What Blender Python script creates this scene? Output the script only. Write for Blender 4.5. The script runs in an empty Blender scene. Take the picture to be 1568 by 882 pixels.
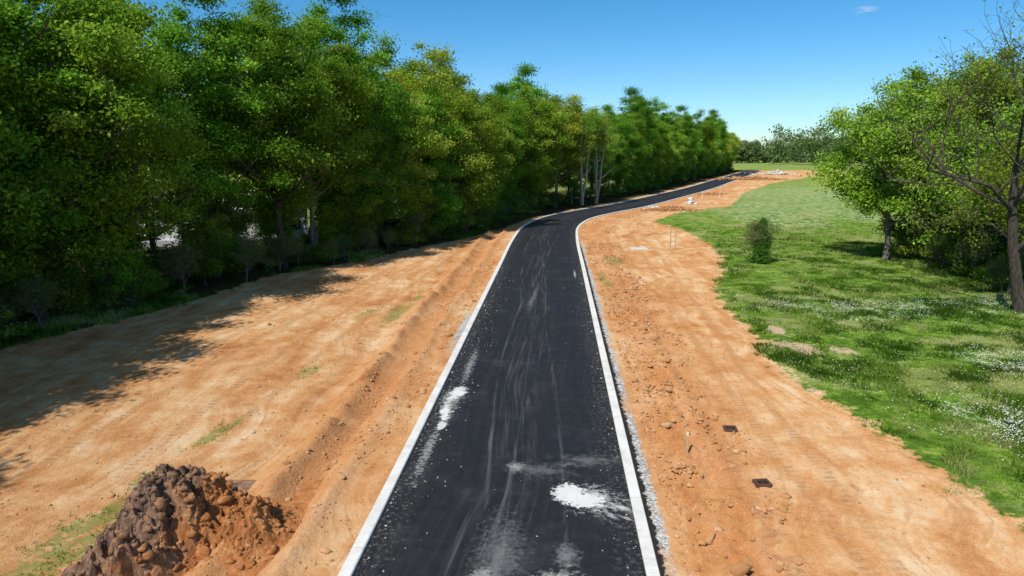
import bpy, math, random
import numpy as np
from mathutils import Vector

# ------------------------------------------------------------------ basics
F=1045.0; CAMH=10.0; PITCH=math.atan(211/1045.0)
SP,CP=math.sin(PITCH),math.cos(PITCH)
def G(px,py):
    """survey helper: bearing / depression from the drone -> point on the level ground"""
    u=(px-784)/F; v=(py-441)/F
    zc=CAMH/(SP+v*CP)
    return (u*zc, zc*(CP-v*SP))
scene=bpy.context.scene
col=scene.collection
def link(o): col.objects.link(o); return o

# ------------------------------------------------------------------ noise
def _h(ix,iy,seed):
    n=(ix.astype(np.int64)*374761393+iy.astype(np.int64)*668265263+seed*1442695041)&0xffffffff
    n=((n^(n>>13))*1274126177)&0xffffffff
    n=n^(n>>16)
    return (n&0xffff)/65535.0
def vn(x,y,seed=0):
    x=np.asarray(x,float); y=np.asarray(y,float)
    ix=np.floor(x); iy=np.floor(y); fx=x-ix; fy=y-iy
    fx=fx*fx*(3-2*fx); fy=fy*fy*(3-2*fy)
    a=_h(ix,iy,seed); b=_h(ix+1,iy,seed); c=_h(ix,iy+1,seed); d=_h(ix+1,iy+1,seed)
    return (a*(1-fx)+b*fx)*(1-fy)+(c*(1-fx)+d*fx)*fy
def fbm(x,y,seed=0,o=4):
    s=0;a=.5;t=0
    for i in range(o):
        s=s+a*vn(x*2**i,y*2**i,seed+i*17); t+=a; a*=.5
    return s/t
def sstep(a,b,x):
    t=np.clip((x-a)/(b-a),0,1); return t*t*(3-2*t)

# ------------------------------------------------------------------ mesh helper
def mk_mesh(name,verts,faces,mats=(),mat_idx=None,attrs=None,smooth=None):
    verts=np.asarray(verts,np.float32); faces=np.asarray(faces,np.int32)
    k=faces.shape[1]
    me=bpy.data.meshes.new(name)
    me.vertices.add(len(verts)); me.vertices.foreach_set('co',verts.ravel())
    me.loops.add(faces.size); me.loops.foreach_set('vertex_index',faces.ravel())
    me.polygons.add(len(faces))
    me.polygons.foreach_set('loop_start',np.arange(0,faces.size,k,dtype=np.int32))
    me.polygons.foreach_set('loop_total',np.full(len(faces),k,np.int32))
    for m in mats: me.materials.append(m)
    if mat_idx is not None: me.polygons.foreach_set('material_index',np.asarray(mat_idx,np.int32))
    if smooth is not None:
        sm=np.full(len(faces),bool(smooth)) if np.isscalar(smooth) else np.asarray(smooth,bool)
        me.polygons.foreach_set('use_smooth',sm)
    me.update(calc_edges=True)
    if attrs:
        for an,(typ,data) in attrs.items():
            at=me.attributes.new(an,typ,'POINT')
            data=np.asarray(data,np.float32)
            at.data.foreach_set('vector' if typ=='FLOAT_VECTOR' else 'value',data.ravel())
    return me
def obj(name,me,loc=(0,0,0),rot=(0,0,0),sc=(1,1,1),parent=None):
    o=bpy.data.objects.new(name,me); o.location=loc; o.rotation_euler=rot; o.scale=sc
    link(o)
    if parent: o.parent=parent
    return o

# ------------------------------------------------------------------ node helper
class N:
    def __init__(s,name):
        s.m=bpy.data.materials.new(name); s.m.use_nodes=True
        s.t=s.m.node_tree; s.t.nodes.clear()
        s.out=s.t.nodes.new('ShaderNodeOutputMaterial')
    def put(s,sock,v):
        if v is None: return
        if isinstance(v,bpy.types.NodeSocket): s.t.links.new(v,sock)
        else:
            if sock.type=='RGBA' and len(v)==3: v=(*v,1)
            sock.default_value=v
    def math(s,op,a,b=None,c=None,clamp=False):
        n=s.t.nodes.new('ShaderNodeMath'); n.operation=op; n.use_clamp=clamp
        s.put(n.inputs[0],a); s.put(n.inputs[1],b); s.put(n.inputs[2],c); return n.outputs[0]
    def vmath(s,op,a,b=None):
        n=s.t.nodes.new('ShaderNodeVectorMath'); n.operation=op
        s.put(n.inputs[0],a); s.put(n.inputs[1],b)
        return n.outputs['Value'] if op in('LENGTH','DISTANCE','DOT_PRODUCT') else n.outputs[0]
    def mix(s,f,a,b,bt='MIX'):
        n=s.t.nodes.new('ShaderNodeMix'); n.data_type='RGBA'; n.blend_type=bt
        s.put(n.inputs[0],f); s.put(n.inputs[6],a); s.put(n.inputs[7],b); return n.outputs[2]
    def attr(s,name,out='Fac'):
        n=s.t.nodes.new('ShaderNodeAttribute'); n.attribute_name=name; return n.outputs[out]
    def pos(s):
        return s.t.nodes.new('ShaderNodeNewGeometry').outputs['Position']
    def objco(s): return s.t.nodes.new('ShaderNodeTexCoord').outputs['Object']
    def noise(s,v,sc,det=4,ro=.55,di=0):
        n=s.t.nodes.new('ShaderNodeTexNoise'); s.put(n.inputs['Vector'],v)
        n.inputs['Scale'].default_value=sc; n.inputs['Detail'].default_value=det
        n.inputs['Roughness'].default_value=ro; n.inputs['Distortion'].default_value=di
        return n.outputs['Fac']
    def voro(s,v,sc,out='Distance'):
        n=s.t.nodes.new('ShaderNodeTexVoronoi'); s.put(n.inputs['Vector'],v)
        n.inputs['Scale'].default_value=sc; return n.outputs[out]
    def ramp(s,f,stops):
        n=s.t.nodes.new('ShaderNodeValToRGB'); s.put(n.inputs[0],f)
        e=n.color_ramp.elements
        while len(e)<len(stops): e.new(.5)
        for i,(p,c) in enumerate(stops):
            e[i].position=p; e[i].color=(*c,1) if len(c)==3 else c
        return n.outputs[0]
    def mr(s,v,a,b,c=0,d=1,smooth=True):
        n=s.t.nodes.new('ShaderNodeMapRange'); n.interpolation_type='SMOOTHSTEP' if smooth else 'LINEAR'
        s.put(n.inputs[0],v); 
        for i,x in enumerate((a,b,c,d)): n.inputs[i+1].default_value=x
        return n.outputs[0]
    def sep(s,v):
        n=s.t.nodes.new('ShaderNodeSeparateXYZ'); s.put(n.inputs[0],v); return n.outputs
    def comb(s,x,y,z=0.0):
        n=s.t.nodes.new('ShaderNodeCombineXYZ'); s.put(n.inputs[0],x); s.put(n.inputs[1],y); s.put(n.inputs[2],z); return n.outputs[0]
    def bump(s,h,st,dist,nrm=None):
        n=s.t.nodes.new('ShaderNodeBump'); n.inputs['Strength'].default_value=st; n.inputs['Distance'].default_value=dist
        s.put(n.inputs['Height'],h); s.put(n.inputs['Normal'],nrm); return n.outputs[0]
    def pbr(s,c,r=.9,spec=.2,nrm=None,metal=0.0,final=True):
        n=s.t.nodes.new('ShaderNodeBsdfPrincipled'); s.put(n.inputs['Base Color'],c)
        s.put(n.inputs['Roughness'],r); s.put(n.inputs['Specular IOR Level'],spec); n.inputs['Metallic'].default_value=metal
        s.put(n.inputs['Normal'],nrm)
        if final: s.t.links.new(n.outputs[0],s.out.inputs[0])
        return n.outputs[0]
    def diff(s,c,nrm=None):
        n=s.t.nodes.new('ShaderNodeBsdfDiffuse'); s.put(n.inputs['Color'],c); n.inputs['Roughness'].default_value=.5; s.put(n.inputs['Normal'],nrm)
        s.t.links.new(n.outputs[0],s.out.inputs[0])

def simple(name,c,r=.8,var=.25,sc=6,spec=.2,metal=0.0,bump=.3):
    m=N(name); p=m.objco(); n=m.noise(p,sc,6,.6)
    cc=m.mix(n,tuple(x*(1-var) for x in c),tuple(min(1,x*(1+var)) for x in c))
    m.pbr(cc,r,spec,m.bump(n,bump,.02),metal); return m.m

# ------------------------------------------------------------------ road centre line
ctrl=[(-4.4,-50),(-3.1,-30),(-1.25,0),(-0.3,14.7),(1.2,38),(2.55,59),(3.85,78.5),(5.4,92),(8.6,103.5),(13.6,113.2),(20.3,124),(32,147),(50,184),(68,225),(86,266),(110,320),(120,342)]
def catmull(P,n=16):
    out=[]
    P=[np.array(p,float) for p in P]; Q=[2*P[0]-P[1]]+P+[2*P[-1]-P[-2]]
    for i in range(1,len(Q)-2):
        p0,p1,p2,p3=Q[i-1:i+3]
        d=np.linalg.norm(p2-p1)
        m1=(p2-p0)/ (np.linalg.norm(p1-p0)+d)*d; m2=(p3-p1)/(np.linalg.norm(p3-p2)+d)*d
        for k in range(n):
            t=k/n
            out.append((2*t**3-3*t**2+1)*p1+(t**3-2*t**2+t)*m1+(-2*t**3+3*t**2)*p2+(t**3-t**2)*m2)
    out.append(P[-1]); return np.array(out)
CL=catmull(ctrl,12)
seg=np.diff(CL,axis=0); sl=np.linalg.norm(seg,axis=1); CT=np.concatenate([[0],np.cumsum(sl)])
def st_of(x,y):
    x=np.atleast_1d(np.asarray(x,float)); y=np.atleast_1d(np.asarray(y,float))
    best=np.full(x.shape,1e18); S=np.zeros(x.shape); T=np.zeros(x.shape)
    for i in range(len(seg)):
        dx=x-CL[i,0]; dy=y-CL[i,1]; L=sl[i]; ux,uy=seg[i]/L
        k=np.clip(dx*ux+dy*uy,0,L); ex=dx-k*ux; ey=dy-k*uy; d=ex*ex+ey*ey
        sgn=np.where(dx*uy-dy*ux>=0,1.,-1.)
        m=d<best; best=np.where(m,d,best); S=np.where(m,sgn*np.sqrt(d),S); T=np.where(m,CT[i]+k,T)
    return S,T
def road_pt(t):
    x=np.interp(t,CT,CL[:,0]); y=np.interp(t,CT,CL[:,1])
    x2=np.interp(t+.6,CT,CL[:,0])-np.interp(t-.6,CT,CL[:,0]); y2=np.interp(t+.6,CT,CL[:,1])-np.interp(t-.6,CT,CL[:,1])
    l=np.hypot(x2,y2)
    return x,y,y2/l,-x2/l   # right-hand normal
# ------------------------------------------------------------------ dirt outline
left_px=[(0,532),(100,508),(200,485),(300,458),(400,428),(470,412),(550,398),(620,384),(690,370),(745,356),(785,345)]
left_w=[(-40,-60),(-33,-5),(-31,20)]+[G(*p) for p in left_px]
far_left=[]
for t in np.linspace(150,CT[-1],16):
    x,y,nx,ny=road_pt(t); far_left.append((x-nx*5.2,y-ny*5.2))
right_w=[(150,352),(150,300)]+[G(*p) for p in [(1240,271),(1180,281),(1140,295),(1120,315),(1040,326),(1000,338),(1040,350),(1090,375),(1112,400),(1095,445),(1130,490),(1165,512),(1180,550),(1240,600),(1300,632),(1370,672),(1430,715),(1490,758),(1568,802)]]+[(14.5,8),(15,-60)]
DP=np.array(left_w+far_left+right_w)
def sdf(x,y,P):
    x=np.asarray(x,float); y=np.asarray(y,float)
    d=np.full(x.shape,1e18); ins=np.zeros(x.shape,bool)
    n=len(P)
    for i in range(n):
        ax,ay=P[i]; bx,by=P[(i+1)%n]; ex=bx-ax; ey=by-ay
        k=np.clip(((x-ax)*ex+(y-ay)*ey)/(ex*ex+ey*ey),0,1)
        dd=(x-ax-k*ex)**2+(y-ay-k*ey)**2; d=np.minimum(d,dd)
        c=((ay>y)!=(by>y))&(x<(bx-ax)*(y-ay)/((by-ay) if by!=ay else 1e-9)+ax); ins^=c
    return np.where(ins,1,-1)*np.sqrt(d)

# front line of the woods (behind the dirt edge)
WL=np.array([(-42,-60),(-34.5,-8),(-32,16)]+[(G(*p)[0]-1.3,G(*p)[1]+1.0) for p in [(0,530),(200,483),(400,426),(550,396),(690,368)]]+[(-4.5,88),(-2.5,100),(3,114),(12,131),(24,152),(41,188),(59,229),(77,270),(102,325),(112,346)])
wseg=np.diff(WL,axis=0); wl=np.linalg.norm(wseg,axis=1); WT=np.concatenate([[0],np.cumsum(wl)])
def wood_pt(t,off):
    x=np.interp(t,WT,WL[:,0]); y=np.interp(t,WT,WL[:,1])
    a=np.interp(t+4,WT,WL[:,0])-np.interp(t-4,WT,WL[:,0]); b=np.interp(t+4,WT,WL[:,1])-np.interp(t-4,WT,WL[:,1]); l=math.hypot(a,b)
    return x-b/l*off, y+a/l*off

def ground_z(x,y,S=None,T=None,SD=None):
    if S is None: S,T=st_of(x,y); SD=sdf(x,y,DP)
    dirt=sstep(-.6,.6,SD)
    z=(fbm(x*.11,y*.11,3,3)-.5)*.5*sstep(5,11,np.abs(S))
    rough=.35+1.2*sstep(.45,.7,fbm(x*.16,y*.16,7,3))
    z+=dirt*rough*((fbm(x*.8,y*.5,5,4)-.5)*.12+(fbm(x*3.1,y*3.1,9,3)-.5)*.08)*sstep(3.9,5.0,np.abs(S))
    band=np.exp(-((S-6.0)/1.5)**2)*sstep(16,40,T)*(1-sstep(115,135,T))
    rid=1-np.abs(2*fbm(x*2.1,y*2.1,21,5)-1)
    z+=band*dirt*((rid-.75)*.48+(fbm(x*5.5,y*5.5,23,2)-.5)*.20)
    off=-(S+3.85)
    w=(fbm(T*.09,T*0+1,31,3)-.5)*1.2
    left=(S<0)*dirt
    z+=left*(.17*np.exp(-((off-1.5-w*.5)/.28)**2)-.14*np.exp(-((off-2.3-w*.6)/.4)**2)+.34*np.exp(-((off-3.3-w)/.32)**2)*(.4+vn(T*1.3,T*0,33))-.14*np.exp(-((off-4.6-w)/.5)**2))
    for o in (7.2,8.9):
        z-=left*.035*np.exp(-((off-o-w*1.6)/.2)**2)*sstep(.4,.6,fbm(T*.06,T*0+o,35,2))
    for o in (4.6,6.4,7.7,8.6):
        ww=(fbm(T*.05,T*0+o,37,2)-.5)*2.5
        z-=(S>0)*dirt*.05*np.exp(-((S-3.85-o-ww)/.18)**2)
    z+=.05*sstep(0,1.5,-SD)
    z+= -0.35*sstep(6,20,-SD)*(S<0)
    near=1-sstep(3.9,4.5,np.abs(S))
    z=z*(1-near)+near*(.03)
    z=np.where((np.abs(S)<3.7)&(T<CT[-1]-.5)&(T>.5),-.12,z)
    return z

# ------------------------------------------------------------------ ground sheet
def axis_pts(lo,hi,fine,f0,f1,grow):
    pts=list(np.arange(f0,f1,fine)); d=fine; x=f1
    while x<hi: pts.append(x); d*=grow; x+=d
    pts.append(hi); d=fine; x=f0-fine
    while x>lo: pts.insert(0,x); d*=grow; x-=d
    pts.insert(0,lo); return np.array(pts)
xs=axis_pts(-1500,1800,.13,-22,20,1.022)
ys=[-400,-200,-100,-60,-35,-20,-10,-4,0,3,6,8,9.5,10.5]; y=11.2
while y<2600:
    ys.append(y); y+=max(.1,y*y/6820*.8)
ys.append(2600); ys=np.array(ys)
X,Y=np.meshgrid(xs,ys); x=X.ravel(); y=Y.ravel()
S,T=st_of(x,y); SD=sdf(x,y,DP)
z=ground_z(x,y,S,T,SD)
nx_,ny_=len(xs),len(ys)
ii=np.arange(nx_*ny_).reshape(ny_,nx_)
q=np.stack([ii[:-1,:-1],ii[:-1,1:],ii[1:,1:],ii[1:,:-1]],-1).reshape(-1,4)
woods=((S<0)&(SD<0)).astype(float)
woods*=1-sstep(22,30,-SD)
def blobs(x,y,lst):
    m=np.zeros(x.shape)
    for (px,py,rx,ry,a) in lst:
        cx,cy=G(px,py); ca,sa=math.cos(a),math.sin(a)
        dx=x-cx; dy=y-cy; u=(dx*ca+dy*sa)/rx; v=(-dx*sa+dy*ca)/ry
        m=np.maximum(m,np.clip(1.4-np.sqrt(u*u+v*v),0,1))
    return m
WEED=[(610,476,.9,4.0,-.1),(475,568,.6,1.3,-.3),(150,790,.7,3.2,-.35),(85,850,.9,2,-.4),(330,662,.4,2.2,-.3),(560,480,.5,2.,-.3),(940,400,1.3,4,0),(925,430,.6,5,0),(20,905,1.0,2,0),(230,725,.4,1.2,-.3),(640,455,.5,2,0)]
BARE=[(1225,532,1.6,1.3,-.3),(1290,535,.9,1.0,0),(1235,600,.8,.7,0),(1190,505,.7,1.5,0)]
FLOW=[(1320,482,2.6,2.4,0),(1250,470,3,2,0),(1390,475,3.5,2,0),(1550,655,1.7,2.2,0),(1250,322,12,18,.3),(1180,335,6,12,0),(1560,560,2,2.0,0),(1540,470,3,3,0)]
weedm=blobs(x,y,WEED); barem=blobs(x,y,BARE); flowm=blobs(x,y,FLOW+[(1300,300,25,30,0)])

g=N('ground_mat')
P=g.pos(); stv=g.attr('st','Vector'); sx,sy,_=g.sep(stv)[:3]
sd=g.attr('sd'); wd=g.attr('woods'); we=g.attr('weeds'); ba=g.attr('bare'); fl=g.attr('flow')
nA=g.noise(P,.16,6,.72); nB=g.noise(P,.9,6,.68); nC=g.noise(P,4.2,5,.7); nD=g.noise(P,24,3,.65)
warp=g.math('ADD',g.math('MULTIPLY',g.math('SUBTRACT',g.noise(P,.07,2),.5),9.0),g.math('MULTIPLY',g.math('SUBTRACT',nC,.5),.35))
sw=g.math('ADD',sx,warp)
strk=g.noise(g.comb(g.math('MULTIPLY',sw,.8),g.math('MULTIPLY',sy,.05)),1.0,6,.72)
strk2=g.noise(g.comb(g.math('MULTIPLY',sw,6.0),g.math('MULTIPLY',sy,.20),3.3),1.0,3,.65)
fac=g.math('ADD',g.math('ADD',g.math('MULTIPLY',nB,.30),g.math('MULTIPLY',strk,.32)),g.math('ADD',g.math('MULTIPLY',nA,.34),g.math('MULTIPLY',nC,.12)))
dirt=g.ramp(fac,[(.43,(.32,.125,.042)),(.48,(.44,.195,.070)),(.53,(.53,.275,.115)),(.57,(.59,.36,.18)),(.625,(.65,.47,.29))])
redm=g.math('MULTIPLY',g.mr(g.math('ABSOLUTE',g.math('SUBTRACT',g.math('ABSOLUTE',sx),6.2)),0,2.6,1,0),g.mr(nB,.40,.56))
dirt=g.mix(g.math('MULTIPLY',redm,.7),dirt,(.46,.17,.052))
dirt=g.mix(g.math('MULTIPLY',g.mr(strk2,.55,.68,0,.5),g.mr(nA,.40,.55)),dirt,(.38,.175,.075))
tread=g.mr(g.math('SINE',g.math('MULTIPLY',sy,22.0)),-.3,.5,.45,1.0)
for (c0,amp,fr,ph) in ((7.6,.8,.055,.3),(9.5,.8,.055,.3),(10.6,.9,.045,2.0),(6.9,.5,.07,4.0),(-9.3,1.2,.05,1.0),(-11.2,1.2,.05,1.0),(-14.0,1.6,.04,2.6),(-15.9,1.6,.04,2.6),(-6.2,.35,.08,.5)):
    path=g.math('ADD',g.math('MULTIPLY',g.math('SINE',g.math('ADD',g.math('MULTIPLY',sy,fr),ph)),amp),c0)
    d=g.mr(g.math('ABSOLUTE',g.math('SUBTRACT',g.math('ADD',sx,g.math('MULTIPLY',g.math('SUBTRACT',nC,.5),.15)),path)),.10,.30,1,0)
    d=g.math('MULTIPLY',g.math('MULTIPLY',d,tread),g.mr(nB,.38,.60,0,.7))
    dirt=g.mix(d,dirt,(.34,.16,.070))
dirt=g.mix(g.mr(nC,.57,.70,0,.6),dirt,(.34,.16,.07))
dirt=g.mix(g.mr(nC,.43,.30,0,.4),dirt,(.66,.48,.30))
dirt=g.mix(g.mr(nD,.54,.70,0,.4),dirt,(.68,.52,.36))
dirt=g.mix(g.mr(nD,.46,.32,0,.45),dirt,(.26,.12,.055))
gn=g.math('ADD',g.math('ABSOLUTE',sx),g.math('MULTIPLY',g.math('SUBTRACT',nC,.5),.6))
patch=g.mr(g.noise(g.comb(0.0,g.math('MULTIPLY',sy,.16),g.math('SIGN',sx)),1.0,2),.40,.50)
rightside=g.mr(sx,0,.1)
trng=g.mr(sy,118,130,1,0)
gv=g.math('MULTIPLY',g.mr(gn,4.20,4.34,1,0),g.math('MULTIPLY',trng,g.math('MAXIMUM',g.math('MULTIPLY',rightside,g.math('MAXIMUM',patch,.35)),g.mr(g.math('ABSOLUTE',g.math('SUBTRACT',sy,88)),0,7,1,0))))
vg=g.voro(P,16,'Color'); vgs=g.sep(vg)[0]
grav=g.ramp(vgs,[(0,(.16,.155,.15)),(.5,(.38,.37,.35)),(1,(.60,.59,.56))])
dirt=g.mix(gv,dirt,grav)
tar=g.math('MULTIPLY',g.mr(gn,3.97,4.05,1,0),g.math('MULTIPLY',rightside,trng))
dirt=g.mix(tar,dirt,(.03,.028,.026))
# grass
gf=g.math('ADD',g.math('MULTIPLY',nB,.5),g.math('ADD',g.math('MULTIPLY',nC,.3),g.math('MULTIPLY',nA,.2)))
grass=g.ramp(gf,[(.40,(.045,.095,.012)),(.47,(.085,.165,.020)),(.53,(.155,.25,.033)),(.60,(.29,.34,.10))])
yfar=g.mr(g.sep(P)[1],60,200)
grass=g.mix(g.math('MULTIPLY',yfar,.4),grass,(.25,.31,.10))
grass=g.mix(g.math('MULTIPLY',g.mr(g.math('ADD',g.math('MULTIPLY',nC,.5),g.math('MULTIPLY',nB,.5)),.47,.60,0,.6),g.mr(fl,0,.6)),grass,(.50,.55,.40))
grass=g.mix(g.mr(nA,.49,.60,0,.6),grass,(.28,.27,.12))
grass=g.mix(g.mr(g.math('ADD',ba,g.math('ADD',g.math('MULTIPLY',g.math('SUBTRACT',nB,.5),3.2),g.math('MULTIPLY',g.math('SUBTRACT',nC,.5),2.2))),.60,.95),grass,(.44,.33,.21))
litter=g.ramp(g.math('ADD',g.math('MULTIPLY',nC,.5),g.math('MULTIPLY',nB,.5)),[(.38,(.03,.02,.012)),(.5,(.07,.047,.027)),(.58,(.04,.07,.015)),(.7,(.11,.085,.045))])
veg=g.mix(g.mr(wd,.1,.9),grass,litter)
edge=g.math('ADD',g.math('ADD',sd,g.math('MULTIPLY',g.math('SUBTRACT',nB,.5),3.2)),g.math('MULTIPLY',g.math('SUBTRACT',nC,.5),1.6))
em=g.mr(edge,-.15,.22)
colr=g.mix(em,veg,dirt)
wm=g.mr(g.math('ADD',we,g.math('MULTIPLY',g.math('SUBTRACT',nC,.5),2.6)),.70,1.0,0,.7)
colr=g.mix(wm,colr,(.17,.22,.06))
hgt=g.math('ADD',g.math('ADD',g.math('MULTIPLY',nC,1.0),g.math('MULTIPLY',nD,.36)),g.math('MULTIPLY',strk2,.22))
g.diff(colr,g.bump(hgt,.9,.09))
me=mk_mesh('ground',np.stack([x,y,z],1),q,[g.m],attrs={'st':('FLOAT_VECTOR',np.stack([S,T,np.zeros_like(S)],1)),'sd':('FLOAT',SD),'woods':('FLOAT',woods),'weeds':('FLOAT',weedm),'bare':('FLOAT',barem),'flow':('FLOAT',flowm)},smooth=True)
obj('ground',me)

# ------------------------------------------------------------------ asphalt
a=N('asphalt_mat')
P=a.pos(); sv=a.attr('st','Vector'); ss=a.sep(sv); s_,t_=ss[0],ss[1]
NC={k:a.noise(P,k,5,.72) for k in (3,7)}
NC[.5]=a.noise(P,.5,6,.7)
base=a.ramp(NC[3],[(.3,(.0085,.0095,.012)),(.7,(.018,.0195,.023))])
fine=a.noise(P,55,3,.8)
base=a.mix(a.mr(fine,.5,.75,0,.5),base,(.042,.043,.047))
sw=a.math('ADD',s_,a.math('MULTIPLY',a.math('SUBTRACT',a.noise(a.comb(0.0,a.math('MULTIPLY',t_,.06)),1,2),.5),2.2))
k1=a.noise(a.comb(a.math('MULTIPLY',sw,4.0),a.math('MULTIPLY',t_,.12)),1,6,.75)
mid=a.mr(a.math('ABSOLUTE',a.math('ADD',sw,.25)),0,1.4,1,.2)
base=a.mix(a.math('MULTIPLY',a.mr(k1,.46,.72,0,.6),mid),base,(.09,.088,.085))
base=a.mix(a.mr(NC[.5],.50,.75,0,.4),base,(.07,.07,.07))
seam=a.mr(a.math('ABSOLUTE',a.math('ADD',s_,a.math('MULTIPLY',a.math('SUBTRACT',a.noise(a.comb(0.0,t_),.8,3),.5),.10))),0,.05,1,0)
base=a.mix(a.math('MULTIPLY',seam,.25),base,(.10,.10,.10))
ed=a.math('MULTIPLY',a.mr(a.math('ABSOLUTE',s_),2.4,3.45),a.mr(NC[7],.50,.66))
base=a.mix(a.math('MULTIPLY',ed,.5),base,(.22,.19,.15))
for (c0,amp,ph,wd_) in ((.1,.55,0.0,.07),(-1.3,.5,.9,.06),(.9,.7,2.2,.05),(-.4,.9,3.9,.05)):
    path=a.math('ADD',a.math('MULTIPLY',a.math('SINE',a.math('ADD',a.math('MULTIPLY',t_,.085),ph)),amp),c0)
    d=a.mr(a.math('ABSOLUTE',a.math('SUBTRACT',s_,path)),0,wd_*2,1,0)
    d=a.math('MULTIPLY',d,a.mr(k1,.44,.60))
    base=a.mix(a.math('MULTIPLY',d,.28),base,(.16,.155,.15))
def mark(px,py,rs,rt,amt,colc,nsc=3.0,namp=1.6,rot=0.0,thr=(.75,.95)):
    global base
    S0,T0=st_of(*G(px,py)); S0=float(S0[0]);T0=float(T0[0])
    ds=a.math('SUBTRACT',s_,S0); dt=a.math('SUBTRACT',t_,T0); c,s=math.cos(rot),math.sin(rot)
    u=a.math('DIVIDE',a.math('ADD',a.math('MULTIPLY',ds,c),a.math('MULTIPLY',dt,s)),rs)
    v=a.math('DIVIDE',a.math('SUBTRACT',a.math('MULTIPLY',dt,c),a.math('MULTIPLY',ds,s)),rt)
    r=a.math('SQRT',a.math('ADD',a.math('MULTIPLY',u,u),a.math('MULTIPLY',v,v)))
    m=a.math('ADD',a.math('SUBTRACT',1.5,r),a.math('MULTIPLY',a.math('SUBTRACT',NC[3] if nsc<5 else NC[7],.5),namp))
    m=a.mr(m,thr[0],thr[1],0,amt)
    base=a.mix(m,base,colc)
W=(.68,.67,.65)
mark(872,757,.70,.85,.95,W,5,1.9); mark(895,768,.82,.6,.9,W,5,2.1,.3); mark(905,764,1.0,1.1,.45,W,8,2.8,0,(.7,1.2))
mark(700,603,.50,1.2,.95,W,3.5,2.4,-.15,(.7,1.1)); mark(683,632,.32,1.5,.95,W,4,2.4,.1,(.7,1.1)); mark(676,652,.22,.6,.8,W,5,1.8); mark(690,615,.6,2.2,.35,W,5,3.4,0,(.7,1.4))
mark(790,716,.40,.45,.34,W,6,2.4,0,(.5,1.5)); mark(900,706,1.3,.55,.16,W,4,3.4,.1,(.4,1.9)); mark(830,722,1.2,.6,.15,W,3,3.4,-.1,(.4,1.9))
mark(868,852,.45,.75,.22,W,9,2.4,0,(.6,1.5)); mark(765,860,.8,2.6,.16,W,5,2.8,0,(.4,1.7))
mark(860,890,.9,.6,.45,W,6,2.6,0,(.7,1.4)); mark(740,885,.5,.5,.3,W,6,2.4,0,(.7,1.4)); mark(880,420,.15,2.5,.5,W,6,2.8,0,(.7,1.3))
mark(720,560,.3,4,.3,W,6,3.4,0,(.7,1.4)); mark(655,690,.25,3.5,.3,W,7,3.4,0,(.7,1.4)); mark(817,455,.25,6.0,.15,W,3,2.4,-.05,(.5,1.6))
S0,T0=st_of(*G(880,760)); S0=float(S0[0]);T0=float(T0[0])
ds=a.math('SUBTRACT',s_,S0); dt=a.math('SUBTRACT',t_,T0)
r=a.math('SQRT',a.math('ADD',a.math('MULTIPLY',ds,ds),a.math('MULTIPLY',dt,dt)))
ang=a.math('ARCTAN2',dt,ds)
sn=a.noise(a.comb(a.math('ADD',a.math('MULTIPLY',ang,7.0),a.math('MULTIPLY',NC[3],1.2)),a.math('MULTIPLY',r,1.2)),1.0,5,.7)
sec=a.mr(a.math('ABSOLUTE',a.math('ADD',ang,.45)),.15,.75,1,0)
rad=a.math('MULTIPLY',a.mr(r,1.3,2.7,1,0),a.mr(r,.3,.6))
base=a.mix(a.math('MULTIPLY',a.math('MULTIPLY',sec,rad),a.mr(sn,.48,.64,0,.8)),base,W)
a.pbr(base,a.mr(k1,.3,.7,.58,.85),.3,a.bump(fine,.5,.008))
ts=np.concatenate([np.arange(1,CT[-1]-1,.5),[CT[-1]-1]])
def sweep(name,prof,mat,smooth=False):
    tt=ts
    x,y,nx,ny=road_pt(tt); prof=np.array(prof,float); k=len(prof)
    sgrid=np.broadcast_to(prof[None,:,0],(len(tt),k))
    V=np.stack([x[:,None]+nx[:,None]*sgrid, y[:,None]+ny[:,None]*sgrid, np.broadcast_to(prof[None,:,1],sgrid.shape)],-1).reshape(-1,3)
    ST=np.stack([sgrid,np.broadcast_to(tt[:,None],sgrid.shape),np.zeros(sgrid.shape)],-1).reshape(-1,3)
    ii=np.arange(len(tt)*k).reshape(len(tt),k)
    Q=np.stack([ii[:-1,:-1],ii[:-1,1:],ii[1:,1:],ii[1:,:-1]],-1).reshape(-1,4)
    me=mk_mesh(name,V,Q,[mat],attrs={'st':('FLOAT_VECTOR',ST)},smooth=smooth)
    return obj(name,me)
sweep('asphalt_road',[(s,.035-.02*abs(s)/3.4) for s in np.linspace(-3.53,3.53,15)],a.m)
c=N('curb_concrete'); P=c.pos(); ss=c.sep(c.attr('st','Vector'))
cc=c.ramp(c.noise(P,1.2,7,.7),[(.3,(.54,.52,.48)),(.55,(.70,.685,.65)),(.8,(.78,.77,.74))])
cc=c.mix(c.mr(c.noise(P,5,6,.75),.55,.72,0,.5),cc,(.42,.32,.23))
jt=c.math('ABSOLUTE',c.math('SUBTRACT',c.math('FRACT',c.math('DIVIDE',ss[1],3.05)),.5))
cc=c.mix(c.mr(jt,.002,.005,.45,0),cc,(.2,.18,.16))
c.pbr(cc,.85,.2,c.bump(c.noise(P,40,3),.3,.01))
for sg in (-1,1):
    pr=[(3.51,-.1),(3.51,.075),(3.535,.10),(3.81,.105),(3.83,.085),(3.84,-.1)]
    pr=[(sg*p,zz) for p,zz in pr]
    if sg<0: pr=pr[::-1]
    sweep('concrete_curb',pr,c.m)

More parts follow.
